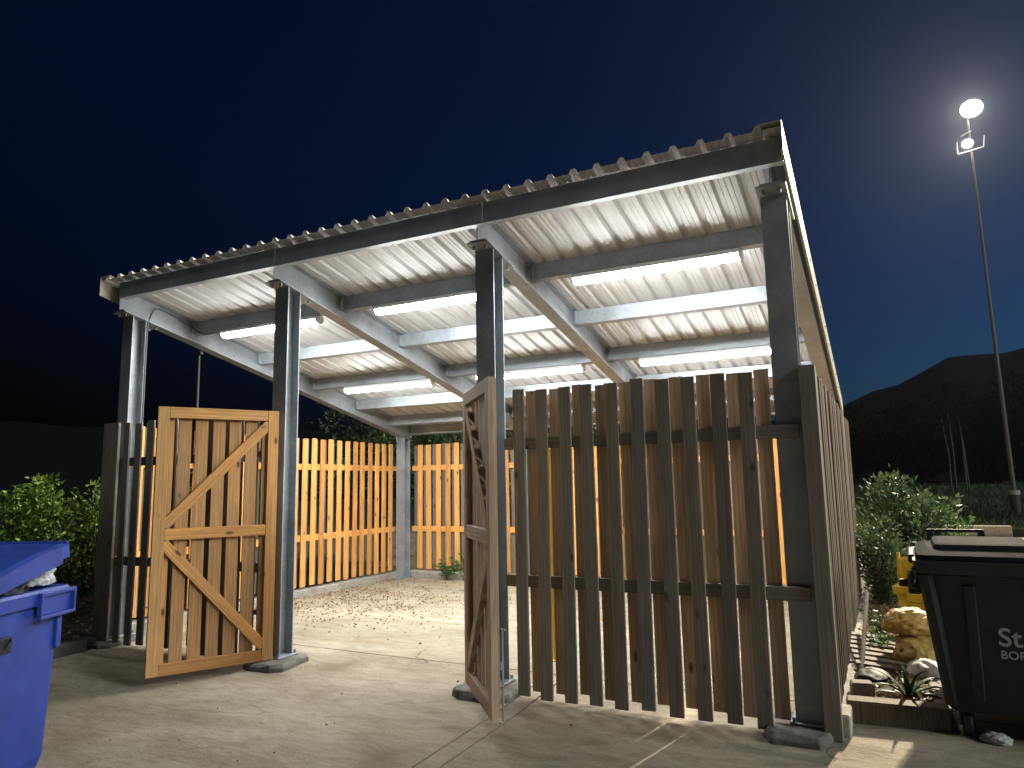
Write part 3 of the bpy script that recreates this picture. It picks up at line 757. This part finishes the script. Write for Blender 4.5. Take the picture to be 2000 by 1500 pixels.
# ------------------------------------------------------------------ black four wheeled bin
def black_bin():
    W, Dp = 1.34, 1.02
    root = empty('large_bin', (.795+W/2, .11+Dp/2, zap(.2)), R(-1.5)); root.scale = (1, 1, 1.0); tag(root, 'large black four wheeled waste bin with closed lid and white lettering', 'bin')
    b = MB(); b.loft([rbox(0, 0, W/2-.10, Dp/2-.12, .16, .07), rbox(0, 0, W/2-.085, Dp/2-.10, .22, .07), rbox(0, 0, W/2-.02, Dp/2-.015, 1.0, .06)]); b.obj('body', BLACK, root)
    # corner pillars and panel ribs
    for sx in (-1, 1):
        for sy in (-1, 1):
            p = MB(); a = [(sx*(W/2-.115), sy*(Dp/2-.135)), (sx*(W/2-.03), sy*(Dp/2-.025))]
            p.tube([(a[0][0], a[0][1], .2), (a[1][0], a[1][1], .98)], .045, 8); p.obj('corner_rib', BLACK, root)
    for x in (-.42, .42):
        p = MB(); p.loft([[(x-.035, -Dp/2+.112, .24), (x+.035, -Dp/2+.112, .24), (x+.03, -Dp/2+.08, .24), (x-.03, -Dp/2+.08, .24)], [(x-.035, -Dp/2+.03, .92), (x+.035, -Dp/2+.03, .92), (x+.03, -Dp/2+.0, .92), (x-.03, -Dp/2+.0, .92)]]); p.obj('panel_rib', BLACK, root, .006)
    r_ = MB(); r_.loft([rbox(0, 0, W/2-.02, Dp/2-.02, .97, .06), rbox(0, 0, W/2+.03, Dp/2+.025, .985, .07), rbox(0, 0, W/2+.035, Dp/2+.03, 1.06, .07), rbox(0, 0, W/2-.02, Dp/2-.02, 1.065, .06)]); r_.obj('rim', BLACK, root)
    # lid: flat skirted with two raised panels
    l_ = MB(); l_.loft([rbox(0, 0, W/2+.015, Dp/2+.015, 1.068, .07), rbox(0, 0, W/2+.012, Dp/2+.012, 1.095, .07), rbox(0, .02, W/2-.05, Dp/2-.07, 1.12, .10)]); lo = l_.obj('lid', BLACK_LID, root)
    for cx in (-.31, .31):
        q = MB(); q.loft([rbox(cx, -.02, .275, Dp/2-.13, 1.1205, .05), rbox(cx, -.02, .265, Dp/2-.15, 1.15, .05), rbox(cx, -.02, .24, Dp/2-.18, 1.156, .04)]); q.obj('lid_panel', BLACK_LID, lo)
    hf = MB(); hf.box(-.60, -.24, Dp/2-.075, Dp/2-.045, 1.175, 1.195); hf.box(-.60, -.555, Dp/2-.085, Dp/2-.035, 1.10, 1.175); hf.box(-.285, -.24, Dp/2-.085, Dp/2-.035, 1.10, 1.175); hf.obj('lid_handle', BLACK, lo, .005)
    for sx in (-1, 1):
        t = MB(); xa = sorted((sx*(W/2-.0), sx*(W/2+.075)))
        t.box(xa[0], xa[1], -.10, .10, .80, .93); t.tube([(sx*(W/2+.02), 0, .86), (sx*(W/2+.13), 0, .86)], .028, 12); t.obj('trunnion', BLACK, root, .008)
        hh = MB(); hh.tube(bez([(sx*(W/2+.03), -Dp/2+.03, 1.02), (sx*(W/2+.055), -Dp/2+.02, .95), (sx*(W/2+.045), -Dp/2+.07, .89), (sx*(W/2+.02), -Dp/2+.13, .93), (sx*(W/2+.02), -Dp/2+.15, 1.02)], 6), .012, 8); hh.obj('side_handle', BLACK, root, smooth=True)
        a_ = MB(); xa = sorted((sx*(W/2+.02), sx*(W/2+.06))); a_.box(xa[0], xa[1], -.28, .30, 1.02, 1.075); a_.obj('lid_arm', BLACK, root, .01)
        for sy in (-1, 1):
            x, y = sx*(W/2-.18), sy*(Dp/2-.2)
            w = MB(); w.loft([[(x+dx, y+.085*math.cos(a), .085+.085*math.sin(a)) for a in [2*math.pi*q/20 for q in range(20)]] for dx in (-.025, .025)]); wo = w.obj('wheel', BLACK, root, .008)
            fk = MB(); fk.box(x-.04, x-.03, y-.04, y+.04, .07, .165); fk.box(x+.03, x+.04, y-.04, y+.04, .07, .165); fk.obj('fork', STEEL_DK, wo)
    tilt = math.atan2(.085, .78)
    def txt(s, size, x, z):
        y = -(Dp/2-.10)-(z-.22)*(.085/.78)-.003
        link('lettering', text_mesh(s, size), PRINT, root, (x, y, z), (R(90)+tilt, 0, 0))
    txt('St', .15, -.297, .575); txt('BOR', .067, -.292, .50)
    return root
black_bin()

# ------------------------------------------------------------------ yellow bin and clutter on the right bed
def yellow_bin():
    root = empty('tub', (.87, 2.72, .07), R(-12)); tag(root, 'open yellow plastic tub with raised lid, half hidden behind the black bin', 'tub')
    b = MB(); b.loft([rbox(0, 0, .15, .12, .0, .04), rbox(0, 0, .195, .155, .40, .04), rbox(0, 0, .22, .18, .42, .04), rbox(0, 0, .225, .185, .485, .04), rbox(0, 0, .195, .155, .485, .035), rbox(0, 0, .14, .11, .06, .035)]); b.obj('body', YELLOW, root)
    k = MB(); k.box(-.10, .12, -.215, -.186, .36, .44); k.box(-.10, .12, -.20, -.186, .30, .36); k.obj('lifting_lip', YELLOW, root, .008)
    l_ = MB(); l_.loft([rbox(0, 0, .215, .12, 0, .05), rbox(0, 0, .225, .13, .02, .05), rbox(0, 0, .20, .11, .045, .05)]); l_.obj('lid', YELLOW, root, loc=(.01, .195, .60), rot=(R(96), 0, R(4)))
    h = MB(); h.tube([(-.215, .165, .44), (-.222, .18, .58), (-.215, .19, .76)], .016, 8); h.obj('lid_hinge', YELLOW, root)
yellow_bin()
def sack(lab, loc, sx, sy, sz, seed, rz):
    o = crumple('sack', lab, 'sack', SACK, loc, sx, sy, sz, seed, .24, 5, 3.6); o.rotation_euler = (0, R(4), rz); o['group'] = 'yellow sacks by the fence'
    return o
sack('plump yellow sack on top of the pile behind the black bin', (.74, 1.78, .36), .19, .13, .115, 41, .3)
sack('yellow sack in the middle of the pile behind the black bin', (.80, 1.74, .20), .17, .12, .10, 45, .1)
s3 = sack('lowest yellow sack with brown patches, above the sword leaved plant', (.74, 1.58, .15), .135, .12, .115, 43, -.2)
for q in range(5):
    crumple('sack_mark', None, None, RED_PRINT, (random.uniform(-.09, .04), -.09-random.uniform(0, .015), random.uniform(-.02, .05)), .018, .01, .03, 70+q, .3, 2, parent=s3)
crumple('plastic_sheet', 'white plastic sheet crumpled under the lowest yellow sack', 'plastic', WHITE_SACK, (.79, 1.28, .11), .11, .10, .08, 51, .3)
crumple('refuse_sack', 'flat black refuse sack lying beside the fence foot', 'sack', DARK_SACK, (.44, 1.02, .10), .15, .10, .055, 52, .25)
crumple('litter', 'pale crumpled litter beside the front wheel of the black bin', 'litter', WHITE_SACK, (1.10, .24, zap(.24)+.018), .055, .04, .028, 53, .6, 4, 5.)
crumple('litter', 'trodden paper litter under the middle of the black bin', 'litter', WHITE_SACK, (1.42, .26, zap(.26)+.015), .15, .06, .022, 54, .6, 5, 5.)
# pallet
pr_ = empty('pallet', (.53, 1.72, .05), R(8)); tag(pr_, 'weathered slatted pallet half sunk among weeds beside the side fence', 'pallet')
pr_.rotation_euler = (R(4), R(6), R(8))
for x in (-.22, .0, .22): link('bearer', timber(.07, .08, .9, WOOD_OLD), None, pr_, (x, -.45, .05), (R(-90), 0, 0))
for i in range(7): link('slat', timber(.085, .018, .55, WOOD_OLD), None, pr_, (-.275, -.42+i*.14, .10), (0, R(90), 0)).rotation_euler = (R(90), 0, R(90))
# edging, block, leaning pole
k = MB(); k.box(.50, .58, .155, 8.0, -.2, .10); tag(k.obj('bed_edging', UPST, bevel=.01, loc=(.30, .27, 0)), kind='structure')
k = MB(); k.box(0, .585, 0, .15, -.2, .125); tag(k.obj('bed_edging', WOOD_OLD, bevel=.012, loc=(.30, .26, 0), rot=(0, 0, R(4))), kind='structure')
k = MB(); k.box(-.07, .07, -.06, .06, 0, .10); tag(k.obj('concrete_block', UPST, bevel=.012, loc=(.385, .56, .08), rot=(0, 0, R(12))), 'small pale concrete block at the foot of the corner post', 'block')
k = MB(); k.tube([(.36, .95, .05), (.385, 1.7, .28), (.41, 2.5, .50)], .017, 8); tag(k.obj('pole', BARK_P), 'thin pale pole leaning along the foot of the side fence', 'pole')
# sword leaved plant
ag = empty('sword_plant', (.665, .66, .07)); tag(ag, 'spiky sword leaved plant in the bed left of the black bin', 'plant')
for q in range(17):
    a = 2*math.pi*q/17*2.4+random.uniform(-.2, .2); el = random.uniform(.25, 1.25); L = random.uniform(.22, .36)
    pts = []; mb = MB(); side = Vector((-math.sin(a), math.cos(a), 0)); v = []; f = []
    for t_ in range(7):
        t = t_/6; e = el-.7*t*t*(1.2-el*.6); p = Vector((math.cos(a)*math.cos(e), math.sin(a)*math.cos(e), math.sin(e)))*L*t
        w = .019*(1-t**2.2)*(.55+.45*min(1, t*4)); upv = Vector((0, 0, w*.5))
        v += [p-side*w+upv, p, p+side*w+upv, p-Vector((0, 0, .004))]
    for t_ in range(6):
        i = t_*4
        f += [(i, i+1, i+5, i+4), (i+1, i+2, i+6, i+5), (i+2, i+3, i+7, i+6), (i+3, i, i+4, i+7)]
    link('leaf', mesh('leaf', v, f, True), AGAVE, ag)
sprig('low weed tuft growing through the pallet', (.47, 1.95, .08), 9, .2, .05, WEED)
sprig('dark weed tuft against the side fence behind the pallet', (.50, 2.6, .08), 14, .28, .06, LEAF_BUSH)

# low wall, grass bank
lw = MB(); lw.box(-2.2, 3.45, 17.3, 17.55, -.1, .275); tag(lw.obj('low_wall', UPST, bevel=.012), 'low pale concrete wall at the foot of the grass bank', 'wall')
def bankz(x, y): return .2+.95*min(1, (y-17.55)/9)+.05*math.sin(x*1.3+y)
grid('grass_bank', -14, 40, 17.55, 45, 60, 40, bankz, mat('bank_earth', (.03, .045, .015), .95)[0], skirt=.6)
n = 9000; gx = RNG.uniform(-3, 9, n); gy = 17.6+RNG.uniform(0, 1, n)**1.5*9
gp = np.column_stack([gx, gy, [bankz(a, b) for a, b in zip(gx, gy)]]); gd = RNG.normal(size=(n, 3))*.35+np.array([0, 0, 1])
tag(leaves('grass', gp, gd, .2, GRASS, None, .12), 'rough dark grass on the bank beyond the low wall', 'grass', kind='stuff')

# ------------------------------------------------------------------ floodlight mast
def mast():
    x, y = 3.90, 19.72
    root = empty('floodlight_mast', (x, y, .30)); tag(root, 'tall floodlight mast with two lit lamps at the right', 'lamp post')
    b = MB(); b.tube([(0, 0, -.2), (0, 0, .72)], .125, 14); b.obj('base_column', STEEL_DK, root)
    b = MB(); b.tube([(0, 0, .72), (0, 0, .84)], .145, 14); b.obj('collar', GALV, root)
    b = MB(); b.tube([(0, 0, .84), (-.06, 0, 6), (-.10, 0, 12.25)], [.062, .046, .032], 12); b.obj('pole', POLE_DK, root)
    br = MB()
    br.tube([(-.45, -.02, 11.02), (-.45, -.02, 11.42)], .018, 6); br.tube([(-.45, -.02, 11.02), (.22, -.02, 11.10)], .02, 6); br.tube([(.22, -.02, 11.10), (.27, -.02, 11.46)], .018, 6); br.tube([(-.34, -.02, 11.56), (-.04, -.02, 11.68)], .018, 6)
    br.obj('bracket', GALV, root)
    def disc(r, y0, y1, n=20): return [[(r*math.cos(2*math.pi*q/n), yy, r*.86*math.sin(2*math.pi*q/n)) for q in range(n)] for yy in (y0, y1)]
    for (lx, lz, sc, name) in ((0.0, 12.30, 1.0, 'upper'), (-.20, 11.22, .5, 'lower')):
        f = MB(); f.loft([[(p[0]*k_, p[1], p[2]*k_) for p in r_] for r_, k_ in zip(disc(.31*sc, 0, .26*sc), (1, .55))]); fo = f.obj('floodlight', STEEL_DK, root, loc=(lx, -.22, lz), rot=(R(24), 0, R(-8)))
        l_ = MB(); l_.loft(disc(.28*sc, -.03, -.002)); l_.obj('lens', LENS, fo)
        ld = bpy.data.lights.new('floodlight_beam', 'SPOT'); ld.energy = FLOOD_W*(1 if name == 'upper' else .3); ld.color = (1, .88, .66); ld.spot_size = R(110); ld.spot_blend = .6; ld.shadow_soft_size = .2*sc
        lo = bpy.data.objects.new('floodlight_beam', ld); COL.objects.link(lo); lo.parent = root
        lo.location = (lx-.06, -.50, lz-.14); tgt = Vector((-3.5, 0.5, 0))-Vector((x+lx, y-.5, lz)); lo.rotation_euler = tgt.to_track_quat('-Z', 'Y').to_euler()
mast()
# slim unlit pole far left behind the shelter
fp = empty('mast', (-18.8, 10.7, 0)); tag(fp, 'slim unlit pole far off in the dark behind the left bay', 'pole')
b = MB(); b.tube([(0, 0, 0), (0, 0, 5.9)], [.06, .035], 8); b.obj('pole', POLE_DK, fp)
b = MB(); b.box(-.12, .12, -.06, .06, 5.9, 6.0); b.obj('lamp_head', STEEL_DK, fp, .01)

# ------------------------------------------------------------------ thin haze volume added to imitate lens glare round the lamps
HAZE = 0.00008
if HAZE:
    hm = bpy.data.materials.new('glare_haze'); hm.use_nodes = True; hn = hm.node_tree.nodes; hn.remove(hn['Principled BSDF'])
    hv = hn.new('ShaderNodeVolumePrincipled'); hv.inputs['Color'].default_value = (.70, .78, 1, 1); hv.inputs['Density'].default_value = HAZE; hv.inputs['Anisotropy'].default_value = .65
    hm.node_tree.links.new(hv.outputs[0], hn['Material Output'].inputs['Volume'])
    hb = MB(); hb.box(-420, 420, -420, 420, -1.6, 48.0); ho = hb.obj('haze', hm); tag(ho, kind='stuff')
